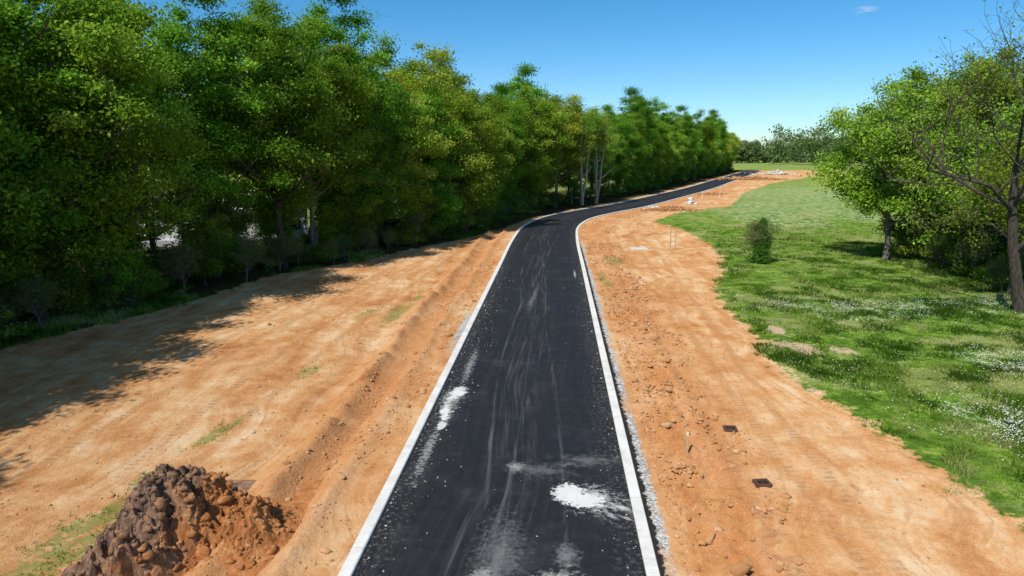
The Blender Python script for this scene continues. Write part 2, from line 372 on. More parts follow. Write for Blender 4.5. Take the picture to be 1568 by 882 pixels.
# ------------------------------------------------------------------ rocks / clods
def ico():
    t=(1+5**.5)/2
    v=np.array([(-1,t,0),(1,t,0),(-1,-t,0),(1,-t,0),(0,-1,t),(0,1,t),(0,-1,-t),(0,1,-t),(t,0,-1),(t,0,1),(-t,0,-1),(-t,0,1)],float)
    v/=np.linalg.norm(v[0])
    f=np.array([(0,11,5),(0,5,1),(0,1,7),(0,7,10),(0,10,11),(1,5,9),(5,11,4),(11,10,2),(10,7,6),(7,1,8),(3,9,4),(3,4,2),(3,2,6),(3,6,8),(3,8,9),(4,9,5),(2,4,11),(6,2,10),(8,6,7),(9,8,1)])
    return v,f
IV,IF=ico()
def clods(name,pts,sizes,mat,seed=1,flat=.7,zoff=.2):
    r=np.random.default_rng(seed); n=len(pts)
    V=IV[None]*(1+r.uniform(-.42,.38,(n,12,1)))
    V=V*np.array([1,1,flat])*r.uniform(.6,1.4,(n,1,3))
    an=r.uniform(0,6.28,n); ca,sa=np.cos(an)[:,None],np.sin(an)[:,None]
    Vx=V[...,0]*ca-V[...,1]*sa; Vy=V[...,0]*sa+V[...,1]*ca
    V=np.stack([Vx,Vy,V[...,2]],-1)*sizes[:,None,None]+pts[:,None,:]; V[...,2]+=zoff*sizes[:,None]
    Fc=(IF[None]+12*np.arange(n)[:,None,None]).reshape(-1,3)
    tint=np.repeat(r.uniform(0,1,n),12)
    return mk_mesh(name,V.reshape(-1,3),Fc,[mat],attrs={'tint':('FLOAT',tint)})
cd=N('clod_mat'); tn=cd.attr('tint'); P=cd.pos()
cd.diff(cd.mix(cd.noise(P,8,4),cd.ramp(tn,[(0,(.32,.14,.055)),(.45,(.48,.235,.10)),(.8,(.58,.36,.19)),(1,(.64,.48,.32))]),(.46,.245,.11)),cd.bump(cd.noise(P,20,4),.6,.03))
rng=np.random.default_rng(5)
def place(n,s0,s1,t0,t1,pw=1.0):
    t=rng.uniform(t0,t1,n); s=s0+(s1-s0)*rng.uniform(0,1,n)**pw
    x,y,nx,ny=road_pt(t); return x+nx*s, y+ny*s
pts=[];siz=[]
for (n,s0,s1,t0,t1,pw,m) in ((9000,4.5,8.2,60,125,1.3,.036),(1200,4.9,7.6,60,112,1,.062),(2400,4.2,13,58,150,1,.024),(2600,-4.2,-7.6,60,110,1.2,.036),(3400,-4.3,-18,60,120,1,.022),(800,4.2,9,120,190,1,.06)):
    X_,Y_=place(n,s0,s1,t0,t1,pw); k=fbm(X_*.5,Y_*.5,77,3)>rng.uniform(.3,.62,n)
    X_,Y_=X_[k],Y_[k]; Z_=ground_z(X_,Y_); pts.append(np.stack([X_,Y_,Z_],1)); siz.append(m*np.exp(rng.normal(0,.5,len(X_))))
obj('dirt_clods',clods('dirt_clods',np.concatenate(pts),np.concatenate(siz),cd.m,3))
gm=simple('crumb_mat',(.42,.40,.37),.9)
X1,Y1=place(520,-3.4,-2.0,60,110,2.2); X2,Y2=place(200,3.4,2.6,60,110,2.2); X3,Y3=place(40,-3.3,3.3,60,100,1)
X_=np.concatenate([X1,X2,X3]);Y_=np.concatenate([Y1,Y2,Y3])
obj('concrete_crumbs',clods('concrete_crumbs',np.stack([X_,Y_,X_*0+.025],1),.015*np.exp(rng.normal(0,.5,len(X_))),gm,4))

# ------------------------------------------------------------------ dirt pile
n=270; u=np.linspace(-1,1,n); U,Vv=np.meshgrid(u,u); U=U.ravel(); Vv=Vv.ravel()
px_=U*4.0; py_=Vv*4.0
def pile_h(px,py):
    h=1.25*np.exp(-(((px+.25)/1.05)**2+((py-.25)/1.2)**2)**1.7)+.72*np.exp(-(((px-1.3)/1.2)**2+((py-.2)/1.2)**2))+.95*np.exp(-(((px+.7)/1.0)**2+((py+1.5)/1.4)**2)**1.4)
    rdg=1-np.abs(2*fbm(px*1.3+9,py*1.3,51,6)-1)
    blk=fbm(px*2.6,py*2.6,61,3); blk=np.floor(blk*9)/9*.6+blk*.4
    m=sstep(.06,.6,h)
    h=h+m*((rdg-.7)*.85+(blk-.5)*1.1+(fbm(px*8,py*8,63,3)-.5)*.28)
    return h-.12*(1-m)
C0=(-8.6,16.3)
h=pile_h(px_,py_)-.25*sstep(.85,1,np.maximum(abs(U),abs(Vv)))
V=np.stack([px_+C0[0],py_+C0[1],h+.0],1)
ii=np.arange(n*n).reshape(n,n); Q=np.stack([ii[:-1,:-1],ii[:-1,1:],ii[1:,1:],ii[1:,:-1]],-1).reshape(-1,4)
dp=N('dirt_pile_mat'); P=dp.pos(); o=dp.sep(P)
dk=dp.mr(dp.math('ADD',dp.math('ADD',o[0],dp.math('MULTIPLY',o[1],-.15)),dp.math('MULTIPLY',dp.noise(P,1.4,6,.7),3.0)),-9.6,-8.7,1,0)
n1=dp.noise(P,3.5,7,.7)
cA=dp.ramp(n1,[(.3,(.28,.10,.036)),(.55,(.47,.20,.072)),(.72,(.58,.35,.18))])
cB=dp.ramp(n1,[(.3,(.075,.045,.030)),(.44,(.165,.10,.068)),(.56,(.30,.185,.125)),(.68,(.46,.215,.09))])
dp.diff(dp.mix(dk,cA,cB),dp.bump(dp.math('ADD',dp.noise(P,7,6,.7),dp.math('MULTIPLY',dp.noise(P,30,3),.3)),.9,.08))
dirt_pile=obj('dirt_pile',mk_mesh('dirt_pile',V,Q,[dp.m],smooth=False))
k=rng.normal(0,1.6,(1500,2)); hh=pile_h(k[:,0],k[:,1]); kk=hh>-.05; k=k[kk];hh=hh[kk]
me=clods('loose_clods',np.stack([k[:,0]+C0[0],k[:,1]+C0[1],hh],1),.045*np.exp(rng.normal(0,.6,len(k))),dp.m,8,.8,.1)
obj('loose_clods',me,parent=dirt_pile)

# ------------------------------------------------------------------ trees
def unit(v): return v/np.maximum(np.linalg.norm(v,axis=-1,keepdims=True),1e-9)
def tube(P,R,k):
    P=np.asarray(P,float); n=len(P); d=np.gradient(P,axis=0); d=unit(d)
    ref=np.where(np.abs(d[:,2:3])>.9,np.array([[1.,0,0]]),np.array([[0,0,1.]]))
    a_=unit(np.cross(d,ref)); b_=np.cross(d,a_)
    an=np.linspace(0,2*np.pi,k,endpoint=False)
    V=P[:,None]+np.asarray(R)[:,None,None]*(np.cos(an)[None,:,None]*a_[:,None]+np.sin(an)[None,:,None]*b_[:,None])
    ii=np.arange(n*k).reshape(n,k); jj=np.roll(ii,-1,axis=1)
    Q=np.stack([ii[:-1],jj[:-1],jj[1:],ii[1:]],-1).reshape(-1,4)
    return V.reshape(-1,3),Q
class TB:
    def __init__(s): s.V=[];s.Q=[];s.n=0
    def add(s,P,R,k):
        v,q=tube(P,R,k); s.V.append(v); s.Q.append(q+s.n); s.n+=len(v)
def leaves(r,cen,rad,cnt,L,Wd,flat=.58,up=.55):
    cen=np.repeat(cen,cnt,axis=0); rr=np.repeat(rad,cnt)
    n=len(cen); d=unit(r.normal(size=(n,3))); q=np.abs(r.normal(.62,.36,n))
    p=cen+d*(q*rr)[:,None]*np.array([1,1,flat])
    nn=unit(r.normal(size=(n,3))*.65+d*.4+np.array([0,0,up]))
    t=unit(np.cross(nn,r.normal(size=(n,3)))); b=np.cross(nn,t)
    s=r.uniform(.55,1.45,n)[:,None]
    V=np.stack([p-t*L*s/2,p+b*Wd*s/2+nn*Wd*.12,p+t*L*s/2-nn*L*.08,p-b*Wd*s/2+nn*Wd*.12],1)
    return V.reshape(-1,3),d,q,n
def finish(name,tb,LV,tint,mats):
    V=np.concatenate(tb.V+[LV]); nb=tb.n; nl=len(LV)//4
    Qb=np.concatenate(tb.Q); Ql=(np.arange(nl*4).reshape(nl,4)+nb)
    mi=np.concatenate([np.zeros(len(Qb)),np.ones(nl)])
    tv=np.concatenate([np.full(nb,.5),np.repeat(tint,4)])
    return mk_mesh(name,V,np.concatenate([Qb,Ql]),mats,mi,{'tint':('FLOAT',tv)},smooth=(mi<.5))
def build_tree(name,seed,H,R,zb,nc,lpc,L,Wd,mats,tr=.28,forks=1,crad=(1.0,2.0),lean=(0,0),bias=.5):
    r=np.random.default_rng(seed); tb=TB(); nodes=[]
    for fk in range(forks):
        n=9; az=r.uniform(0,6.28); sp=(R*.35 if forks>1 else .3)
        Z=np.linspace(-.3,H*.82,n); w=np.cumsum(r.normal(0,.14,(n,2)),axis=0); w-=w[0]
        f=(Z/H)[:,None].clip(0)
        P=np.concatenate([w+f*np.array([[math.cos(az)*sp,math.sin(az)*sp]])*1.4+f*np.array([lean])*H,Z[:,None]],1)
        Rr=tr*(1-.85*np.linspace(0,1,n))*(1 if forks==1 else .75); Rr[0]*=1.4
        tb.add(P,Rr,8)
        for j in range(3,n): nodes.append((P[j],Rr[j]))
        nl=int(11/forks)+2
        for i in range(nl):
            fz=r.uniform(.22,.9); b=np.array([np.interp(fz,np.linspace(0,1,n),P[:,c]) for c in range(3)]); br=np.interp(fz,np.linspace(0,1,n),Rr)*.6
            an=i*2.4+r.uniform(-.4,.4); ln=R*r.uniform(.55,.95)*(1.05-.45*fz); rise=r.uniform(.25,.8)*ln
            m=6; q=np.linspace(0,1,m)
            LP=b+np.stack([np.cos(an)*ln*q,np.sin(an)*ln*q,rise*q**1.3],1)+np.cumsum(r.normal(0,.12,(m,3)),axis=0)*q[:,None]
            LR=br*(1-.8*q)+.02; tb.add(LP,LR,6)
            for j in range(1,m): nodes.append((LP[j],LR[j]))
    NP=np.array([a for a,_ in nodes]); NR=np.array([b for _,b in nodes])
    d=unit(r.normal(size=(nc,3))); rr=r.uniform(0,1,nc)**bias; az=np.arctan2(d[:,1],d[:,0])
    lob=.86+.14*np.sin(az*2+seed)+.10*np.sin(az*3+seed*2.1)+.10*np.sin(d[:,2]*5+az*2+seed)
    zc=(H+zb)/2; hz=(H-zb)/2
    cen=np.stack([d[:,0]*R*rr*lob,d[:,1]*R*rr*lob,zc+d[:,2]*hz*rr*(.92+.08*np.sin(az*2.0+seed*1.7))],1)
    taper=np.where(cen[:,2]>zc,1.06,.9+.1*rr); cen[:,:2]*=taper[:,None]
    fz=(cen[:,2:3]/H); cen[:,:2]+=fz*np.array([lean])*H
    rad=r.uniform(0,1,nc)**1.4*(crad[1]-crad[0])+crad[0]; rad=rad*(1-.12*(cen[:,2]-zc)/hz)
    for i in range(nc):
        dd=np.linalg.norm(NP-cen[i],axis=1)+np.where(NP[:,2]>cen[i,2],1.5,0); j=dd.argmin()
        A=NP[j];B=cen[i]; q=np.linspace(0,1,4)[:,None]
        LP=A*(1-q)+B*q+r.normal(0,.15,(4,3))*q*(1-q)*3; LP[:,2]-=(q*(1-q))[:,0]*.5
        r0=min(NR[j]*.6,.07); tb.add(LP,np.linspace(r0,.012,4),4)
        for _ in range(2):
            e=B+unit(r.normal(size=3)+np.array([0,0,.3]))*rad[i]*.9
            tb.add(np.array([LP[2],(LP[2]+e)/2+r.normal(0,.1,3),e]),np.array([.02,.014,.008]),3)
    cnt=(lpc*(rad/np.mean(rad))**2*r.uniform(.5,1.3,nc)).astype(int)
    LV,ld,lq,nL=leaves(r,cen,rad,cnt,L,Wd)
    ct=np.repeat(r.normal(.5,.20,nc),cnt); tint=np.clip(ct+r.normal(0,.15,nL)+ld[:,2]*.10,0,1)
    return finish(name,tb,LV,tint,mats)
def twig_tree(name,seed,H,mats,tr=.25,lean=(0,0),nleaf=3,L=.2,Wd=.12,spread=.75,lv=4,ups=.35,prad=.5,trunk=.42):
    r=np.random.default_rng(seed); tb=TB(); tips=[]
    def br(p,d,ln,rad,l):
        m=5 if l<3 else 4; P=[p]; dd=d.copy()
        for i in range(m-1):
            dd=unit(dd+r.normal(0,.13+.04*l,3)+np.array([0,0,.05])); P.append(P[-1]+dd*ln/(m-1))
        P=np.array(P); R_=np.linspace(rad,rad*.5,m); tb.add(P,R_,[8,6,5,3,3,3][l])
        if l>=lv-1: tips.extend(list(P[1:]))
        if l>=lv: return
        nch=[7,6,5,4,3][l]
        for i in range(nch):
            f=r.uniform(.3 if l else .4,1) if i else 1.0
            j=f*(m-1); a_=int(min(j,m-2)); pt=P[a_]+(P[a_+1]-P[a_])*(j-a_)
            nd=unit(dd*.55+unit(r.normal(size=3))*spread+np.array([0,0,ups]))
            br(pt,nd,ln*r.uniform(.5,.75),max(R_[-1]*.95 if i==0 else np.interp(f,[0,1],[R_[0],R_[-1]])*.55,.012),l+1)
    br(np.array([0,0,-.3]),unit(np.array([lean[0],lean[1],1.])),H*trunk,tr,0)
    tips=np.array(tips); cnt=np.full(len(tips),nleaf)*(r.uniform(0,1,len(tips))<.8); cnt=cnt.astype(int)
    if cnt.sum()==0: cnt[0]=1
    LV,ld,lq,nL=leaves(r,tips,np.full(len(tips),prad),cnt,L,Wd,1.)
    return finish(name,tb,LV,np.clip(r.normal(.5,.2,nL),0,1),mats)

def leafmat(name,stops,trans=.38,hs=.03):
    m=N(name); t=m.attr('tint'); c=m.ramp(t,stops)
    oi=m.t.nodes.new('ShaderNodeObjectInfo').outputs['Random']
    h=m.t.nodes.new('ShaderNodeHueSaturation'); m.put(h.inputs['Color'],c)
    m.put(h.inputs['Hue'],m.mr(oi,0,1,.5-hs,.5+hs*.7,False)); m.put(h.inputs['Value'],m.mr(m.math('FRACT',m.math('MULTIPLY',oi,7.31)),0,1,.80,1.36,False))
    c=h.outputs[0]
    p=m.t.nodes.new('ShaderNodeBsdfDiffuse'); m.put(p.inputs[0],c)
    tr=m.t.nodes.new('ShaderNodeBsdfTranslucent'); m.put(tr.inputs[0],m.mix(.5,c,(.30,.48,.04),'MIX'))
    mx=m.t.nodes.new('ShaderNodeMixShader'); mx.inputs[0].default_value=trans
    m.t.links.new(p.outputs[0],mx.inputs[1]); m.t.links.new(tr.outputs[0],mx.inputs[2]); m.t.links.new(mx.outputs[0],m.out.inputs[0]); return m.m
leafG=leafmat('leaf_green',[(0,(.052,.135,.012)),(.45,(.125,.275,.022)),(.8,(.225,.41,.042)),(1,(.36,.51,.085))],.38)
leafY=leafmat('leaf_yellowgreen',[(0,(.18,.24,.02)),(.5,(.36,.41,.035)),(1,(.55,.54,.08))])
leafR=leafmat('leaf_spring',[(0,(.11,.21,.018)),(.5,(.22,.37,.038)),(1,(.37,.50,.08))])
leafS=leafmat('leaf_scrub',[(0,(.06,.13,.016)),(.5,(.14,.25,.03)),(1,(.27,.35,.07))])
leafC=leafmat('leaf_cedar',[(0,(.035,.08,.012)),(.5,(.08,.16,.020)),(1,(.16,.25,.045))],.2)
def bark(name,c1,c2):
    m=N(name); P=m.objco(); n=m.noise(m.vmath('MULTIPLY',P,(6.,6.,1.2)),1.5,4,.65)
    m.diff(m.ramp(n,[(.3,c1),(.7,c2)]),m.bump(n,.8,.04)); return m.m
barkD=bark('bark_dark',(.045,.036,.028),(.13,.11,.09)); barkP=bark('bark_pale',(.28,.23,.17),(.58,.52,.42)); barkG=bark('bark_grey',(.10,.085,.07),(.27,.24,.20))

greens=[build_tree('broadleaf_a',11,22,5.8,2.6,120,500,.24,.145,[barkD,leafG]),
        build_tree('broadleaf_b',12,23.5,5.2,3.5,115,490,.24,.145,[barkD,leafG],forks=2),
        build_tree('broadleaf_c',13,20.5,6.2,2.0,115,500,.23,.14,[barkD,leafG]),
        build_tree('broadleaf_d',14,22.5,5.0,5.5,100,470,.24,.145,[barkG,leafG],forks=2),
        build_tree('broadleaf_e',15,19,5.4,2.0,105,480,.22,.135,[barkD,leafR])]
yell=[build_tree('broadleaf_y',16,21,4.8,5,75,300,.25,.15,[barkG,leafY]),build_tree('broadleaf_y2',17,22.5,4.6,8,60,190,.25,.15,[barkG,leafY],forks=2)]
small=[build_tree('understory_a',21,9,3.2,.8,50,260,.22,.13,[barkD,leafS],tr=.12,crad=(.8,1.4)),
       build_tree('understory_b',22,7.5,3.0,.4,44,260,.20,.12,[barkD,leafG],tr=.10,crad=(.7,1.3)),
       build_tree('shrub_a',23,3.2,1.9,.1,26,180,.17,.10,[barkD,leafS],tr=.06,crad=(.5,.9)),
       build_tree('shrub_b',24,2.2,1.5,.0,20,160,.15,.09,[barkD,leafS],tr=.05,crad=(.4,.7))]
bare=twig_tree('bare_understory',31,5,[barkG,leafS],tr=.09,nleaf=1,L=.12,Wd=.07)
R=random.Random(7)
def plant(name,me,x,y,s=1.0,sz=None,rz=None):
    z=float(ground_z(np.array([x]),np.array([y]))[0])
    obj(name,me,(x,y,z),(0,0,R.uniform(0,6.28) if rz is None else rz),(s,s,sz or s*R.uniform(.95,1.06)))
def blocked(x,y,m=4.8):
    S_,T_=st_of(x,y); return abs(S_[0])<m and T_[0]<CT[-1]
tmax=WT[-1]
def clearing(x,y):
    """yards behind the woods: a few openings where the houses show through"""
    if y<5: return False
    b=x/y
    return any(lo<b<hi for lo,hi in ((-.53,-.46),(-.43,-.36),(-.33,-.28),(.06,.09)))
t=52.0
while t<tmax:
    near=t<190
    stp=5.2 if near else 6.5
    for row,off in enumerate([1.4,7.0,13.0] if near else [1.5,7.5]):
        if row and R.random()<(.15,.15,.25,.5)[row]: continue
        x,y=wood_pt(t+R.uniform(-1.9,1.9),off+R.uniform(-1.0,1.6))
        if blocked(x,y): continue
        if row and clearing(x,y): continue
        me=R.choice(greens); 
        s=R.uniform(.82,1.16)*(1.0 if row else .95)
        if row==0 and clearing(x,y) and t<130: me=greens[3]
        elif row==0 and R.random()<.25: me=greens[4]
        elif t>100 and R.random()<.10: me=yell[0]
        plant('broadleaf_tree',me,x,y,s)
    t+=stp
for (x,y,s) in ((-29,14.5,1.0),(-27,7,.95),(-27.5,21.5,.95)): plant('broadleaf_tree',greens[0],x,y,s)
for (px,py,b,me,s) in ((660,352,0,yell[1],1.08),(625,356,0,yell[0],1.0),(850,318,0,yell[0],1.02),(875,313,0,yell[1],.9)):
    x,y=G(px,py); plant('broadleaf_tree',me,x,y,s)
syc=build_tree('sycamore',41,18,4.2,8.5,50,240,.25,.15,[barkP,leafR],tr=.38,forks=3)
x,y=G(912,312); plant('sycamore_tree',syc,x,y,1.0,1.0,.4)
plant('sycamore_tree',syc,x-3,y-4,.95,1.0,2.4)
t=52.0
while t<tmax:
    near=t<190
    if R.random()<(.95 if near else .6):
        x,y=wood_pt(t,R.uniform(-.6,3.5)); 
        if not blocked(x,y,5.6) and not(clearing(x,y) and R.random()<.8): plant('understory_tree',R.choice(small[:2]),x,y,R.uniform(.55,.95))
    if near and R.random()<.6:
        x,y=wood_pt(t,R.uniform(8,17)); 
        if not clearing(x,y): plant('understory_tree',R.choice(small[:2]),x,y,R.uniform(.5,.8))
    for _ in range(2 if near else 1):
        x,y=wood_pt(t+R.uniform(-1,1),R.uniform(-.9,5)); 
        if not blocked(x,y,5.2): plant('shrub',R.choice(small[2:]),x,y,R.uniform(.6,1.1))
    if near and R.random()<.5:
        x,y=wood_pt(t,R.uniform(-1.6,.1)); 
        if not blocked(x,y,5.2): plant('bare_shrub',bare,x,y,R.uniform(.5,.9))
    t+=2.6 if near else 5.0

# right-hand group
rt1=build_tree('right_tree_a',51,19.5,8.6,1.4,190,430,.24,.145,[barkG,leafR],tr=.3,forks=2,crad=(1.1,2.2),bias=.45)
rt3=build_tree('right_tree_c',57,17,6.8,3.6,150,430,.24,.145,[barkG,leafR],tr=.28,crad=(1.0,2.0),bias=.45)
tw1=twig_tree('twig_a',53,23,[barkD,leafR],tr=.38,lean=(-.36,0.05),nleaf=1,L=.16,Wd=.10,lv=4,trunk=.42)
tw2=twig_tree('twig_b',54,18,[barkG,leafR],tr=.26,lean=(.02,0),nleaf=6,L=.24,Wd=.14,lv=4)
plant('broadleaf_tree',rt1,41,63,1.0,1.02,.5)
plant('broadleaf_tree',rt3,34.4,62,1.0,1.0,4.2)
plant('broadleaf_tree',rt3,39.5,56,1.0,1.05,1.1)
plant('broadleaf_tree',rt1,49,71,1.05,1.0,3.5)
plant('broadleaf_tree',rt1,45,55,.9,1.05,1.5)
plant('broadleaf_tree',rt1,53,60,1.0,1.0,5.0)
plant('leafless_tree',tw1,31.8,41.5,1.0,1.0,0.0)
plant('leafless_tree',tw2,37.5,50,1.0,1.0,1.0)
plant('leafless_tree',tw2,35,47,.8,.8,3.0)
for (x,y,s) in ((37.5,58,1.3),(40,56,1.3),(42.5,54,1.4),(39,67,1.4),(45,53,1.3),(39.5,62,1.5),(36.5,54,.9),(34,48,.6),(37,47,.8),(40,50,1.1),(37,62.5,1.0)):
    plant('shrub',small[2],x,y,s); plant('bare_shrub',bare,x+R.uniform(-1,1),y-.6,R.uniform(.55,.9))
# narrow cedar
x,y=G(1163,404)
r_=np.random.default_rng(61); tb=TB(); tb.add(np.array([(0,0,-.2),(0.05,0,1.5),(0,.05,3.0),(0,0,4.0)]),np.array([.09,.07,.04,.01]),6)
cen=[];rad=[]
for i in range(90):
    zz=r_.uniform(.15,3.9); rr=(1.0-(zz/4.2)**1.5)*.75*r_.uniform(.1,1); an=r_.uniform(0,6.28); p=np.array([rr*math.cos(an),rr*math.sin(an),zz]); cen.append(p); rad.append(r_.uniform(.32,.5)*(1.15-zz/6))
    tb.add(np.array([(0,0,zz*.8),p]),np.array([.02,.008]),3)
LV,ld,lq,nL=leaves(r_,np.array(cen),np.array(rad),np.full(90,230),.12,.06,1.2,.6)
ced=finish('cedar',tb,LV,np.clip(r_.normal(.5,.22,nL),0,1),[barkD,leafC]); plant('cedar_tree',ced,x,y,1.1,1.0,0)
plant('bare_shrub',bare,x+.2,y+.5,.95)

# distant trees as a single mass
r_=np.random.default_rng(71); cen=[];rad=[]
def dist_line(x0,y0,x1,y1,n,h0,h1):
    for i in range(n):
        f=r_.uniform(); x=x0+(x1-x0)*f+r_.normal(0,6); y=y0+(y1-y0)*f+r_.normal(0,10); h=r_.uniform(h0,h1)*(.65+.6*float(fbm(np.array([x*.02]),np.array([y*.02]),81,3)[0])); w=h*.45
        for _ in range(14):
            d=unit(r_.normal(size=3)); cen.append((x+d[0]*w,y+d[1]*w,max(1.,h*.52+d[2]*h*.42))); rad.append(h*.16)
dist_line(90,560,420,600,170,13,22); dist_line(420,600,900,520,190,12,20); dist_line(80,900,900,900,160,20,30); dist_line(-500,700,90,620,120,14,24)
dist_line(190,470,225,490,6,22,28); dist_line(250,330,420,420,16,9,15); dist_line(-160,180,-60,330,60,14,20); dist_line(-90,20,-160,180,60,14,20)
cen=np.array(cen);rad=np.array(rad)
tb=TB(); tb.add(np.array([(200,590,-1),(200,590,8.)]),np.array([.4,.2]),5)
LV,ld,lq,nL=leaves(r_,cen,rad,np.full(len(cen),34),1.5,1.1,.8,.4)
leafD=leafmat('leaf_distant',[(0,(.045,.085,.03)),(.5,(.085,.14,.045)),(1,(.16,.20,.09))],.25)
ct=np.repeat(r_.normal(.5,.25,len(cen)//14),14*34)
obj('distant_trees',finish('distant_trees',tb,LV,np.clip(ct+r_.normal(0,.1,nL),0,1),[barkG,leafD]))

# ------------------------------------------------------------------ meadow grass / flowers
def blades(name,x,y,hgt,wid,mat,seed,tilt=.45):
    r=np.random.default_rng(seed); n=len(x); z=ground_z(x,y)
    an=r.uniform(0,6.28,n); dx=np.cos(an)*wid/2; dy=np.sin(an)*wid/2
    lx=r.normal(0,tilt,n)*hgt; ly=r.normal(0,tilt,n)*hgt
    b=np.stack([x,y,z-.02],1)
    V=np.stack([b-np.stack([dx,dy,0*dx],1),b+np.stack([dx,dy,0*dx],1),b+np.stack([lx,ly,hgt],1)],1).reshape(-1,3)
    tint=np.repeat(np.clip(.36+2.4*(fbm(x*.9,y*.9,91,4)-.5)+1.8*(fbm(x*.15,y*.15,92,3)-.5)+r.normal(0,.14,n),0,1),3)
    return mk_mesh(name,V,np.arange(3*n).reshape(-1,3),[mat],attrs={'tint':('FLOAT',tint)})
gmat=leafmat('grass_blade',[(0,(.045,.105,.012)),(.35,(.11,.21,.022)),(.75,(.24,.36,.05)),(1,(.44,.44,.17))],.35,.0)
n=500000; yy=16+95*rng.uniform(0,1,n)**1.35; xx=11+rng.uniform(0,1,n)*(yy*.80+4-8)
sdv=sdf(xx,yy,DP)+(fbm(xx*.7,yy*.7,93,4)-.5)*3.2
bm_=blobs(xx,yy,BARE)
k=(sdv<-.05)&(rng.uniform(0,1,n)>bm_*1.0)&(rng.uniform(0,1,n)<.1+1.3*(fbm(xx*1.3,yy*1.3,95,3)-.1))&(rng.uniform(0,1,n)>sstep(50,105,yy))
xx,yy=xx[k],yy[k]; tall=fbm(xx*.8,yy*.8,97,3)
hh=(.05+.6*np.clip(tall-.40,0,1))*rng.uniform(.5,1.5,len(xx)); ww=.018+.0009*yy
obj('meadow_grass',blades('meadow_grass',xx,yy,hh,ww,gmat,94,.7))
n=120000; xx=rng.uniform(-22,12,n); yy=13+75*rng.uniform(0,1,n)**1.5
wmv=blobs(xx,yy,WEED)
S_,T_=st_of(xx,yy)
k=(wmv*1.1*(fbm(xx*2.2,yy*2.2,99,3)>.5)>rng.uniform(0,1,n))&(np.abs(S_)>4.1); xx,yy=xx[k],yy[k]
obj('roadside_weeds',blades('roadside_weeds',xx,yy,rng.uniform(.04,.18,len(xx)),np.full(len(xx),.035),gmat,98,.7))
t_=rng.uniform(60,WT[-1]*.42,70000); f_=rng.uniform(-2.2,3,70000); 
gx=np.interp(t_,WT,WL[:,0])-f_*.9; gy=np.interp(t_,WT,WL[:,1])+f_*.35
k=fbm(gx*.25,gy*.25,101,3)>.47; gx,gy=gx[k],gy[k]
obj('verge_grass',blades('verge_grass',gx,gy,rng.uniform(.1,.4,len(gx)),np.full(len(gx),.06),gmat,102))
fm_=simple('petal_white',(.78,.78,.70),.7,.05)
n=200000; yy=18+75*rng.uniform(0,1,n); xx=12+rng.uniform(0,1,n)*(yy*.8-4)
fv=blobs(xx,yy,FLOW)
k=(sdf(xx,yy,DP)<-.6)&((fv+.06)*np.clip((fbm(xx*.9,yy*.9,103,3)-.43)*4,0,1)*.8>rng.uniform(0,1,n)); xx,yy=xx[k],yy[k]
zz=ground_z(xx,yy)+rng.uniform(.10,.30,len(xx)); rr=rng.uniform(.016,.036,len(xx))
V=np.stack([np.stack([xx-rr,yy,zz],1),np.stack([xx,yy-rr,zz+.01],1),np.stack([xx+rr,yy,zz],1),np.stack([xx,yy+rr,zz+.015],1)],1).reshape(-1,3)
obj('white_wildflowers',mk_mesh('white_wildflowers',V,np.arange(len(V)).reshape(-1,4),[fm_]))

# ------------------------------------------------------------------ built objects
def box(name,sx,sy,sz,mat,loc=(0,0,0),rot=(0,0,0),parent=None,bev=.0):
    import bmesh
    bm=bmesh.new(); bmesh.ops.create_cube(bm,size=1); bmesh.ops.scale(bm,vec=(sx,sy,sz),verts=bm.verts)
    if bev: bmesh.ops.bevel(bm,geom=bm.edges[:],offset=bev,segments=2,affect='EDGES')
    me=bpy.data.meshes.new(name); bm.to_mesh(me); bm.free(); me.materials.append(mat)
    return obj(name,me,loc,rot,parent=parent)
def empty(name,loc,rz=0):
    e=bpy.data.objects.new(name,None); e.location=loc; e.rotation_euler=(0,0,rz); link(e); return e
wood=simple('stake_wood',(.55,.42,.27),.8); white=simple('white_paint',(.76,.76,.74),.6,.06); dark=simple('dark_void',(.02,.018,.016),.9); rust=simple('rusty_iron',(.12,.06,.04),.8,.4,20)
conc=simple('slab_concrete',(.60,.58,.54),.85,.12); glass=simple('window_glass',(.03,.035,.04),.1,.1,spec=.6); roofm=simple('roof_grey',(.30,.30,.31),.7,.2); metalw=simple('metal_siding',(.66,.68,.70),.5,.08,1.5)
brown=simple('timber_brown',(.20,.14,.10),.8)
for (px,py,rz) in ((1118,659,-.1),(1167,745,.1)):
    x,y=G(px,py); z=float(ground_z(np.array([x]),np.array([y]))[0])
    e=empty('utility_meter_box',(x,y,z+.02),rz); w,l,t_=.46,.34,.06
    box('frame_front',w,t_,.14,rust,(0,-l/2,.02),parent=e); box('frame_back',w,t_,.14,rust,(0,l/2,.02),parent=e)
    box('frame_left',t_,l-t_-.004,.14,rust,(-w/2+t_/2,0,.02),parent=e); box('frame_right',t_,l-t_-.004,.14,rust,(w/2-t_/2,0,.02),parent=e)
    box('lid',w-2*t_-.01,l-t_-.01,.03,dark,(0,0,.03),parent=e); box('pull_handle',.10,.02,.02,rust,(0,0,.056),parent=e)
def stake(px,py,h,w=.06,mat=wood,flag=None,lean=.03):
    x,y=G(px,py); z=float(ground_z(np.array([x]),np.array([y]))[0]); e=empty('survey_stake',(x,y,z)); e.rotation_euler=(lean,-lean,R.uniform(0,1))
    box('post',w,w*.55,h,mat,(0,0,h/2-.05),parent=e,bev=.006)
    box('painted_top',w+.008,w*.55+.008,h*.12,white if flag is None else flag,(0,0,h*.9),parent=e)
orange=simple('flag_orange',(.75,.22,.06),.6,.05)
x,y=G(1030,381); e=empty('barrier_stand',(x,y,0),.2)
for dx in (-.28,.28): box('post',.10,.07,2.3,wood,(dx,0,1.1),parent=e,bev=.006)
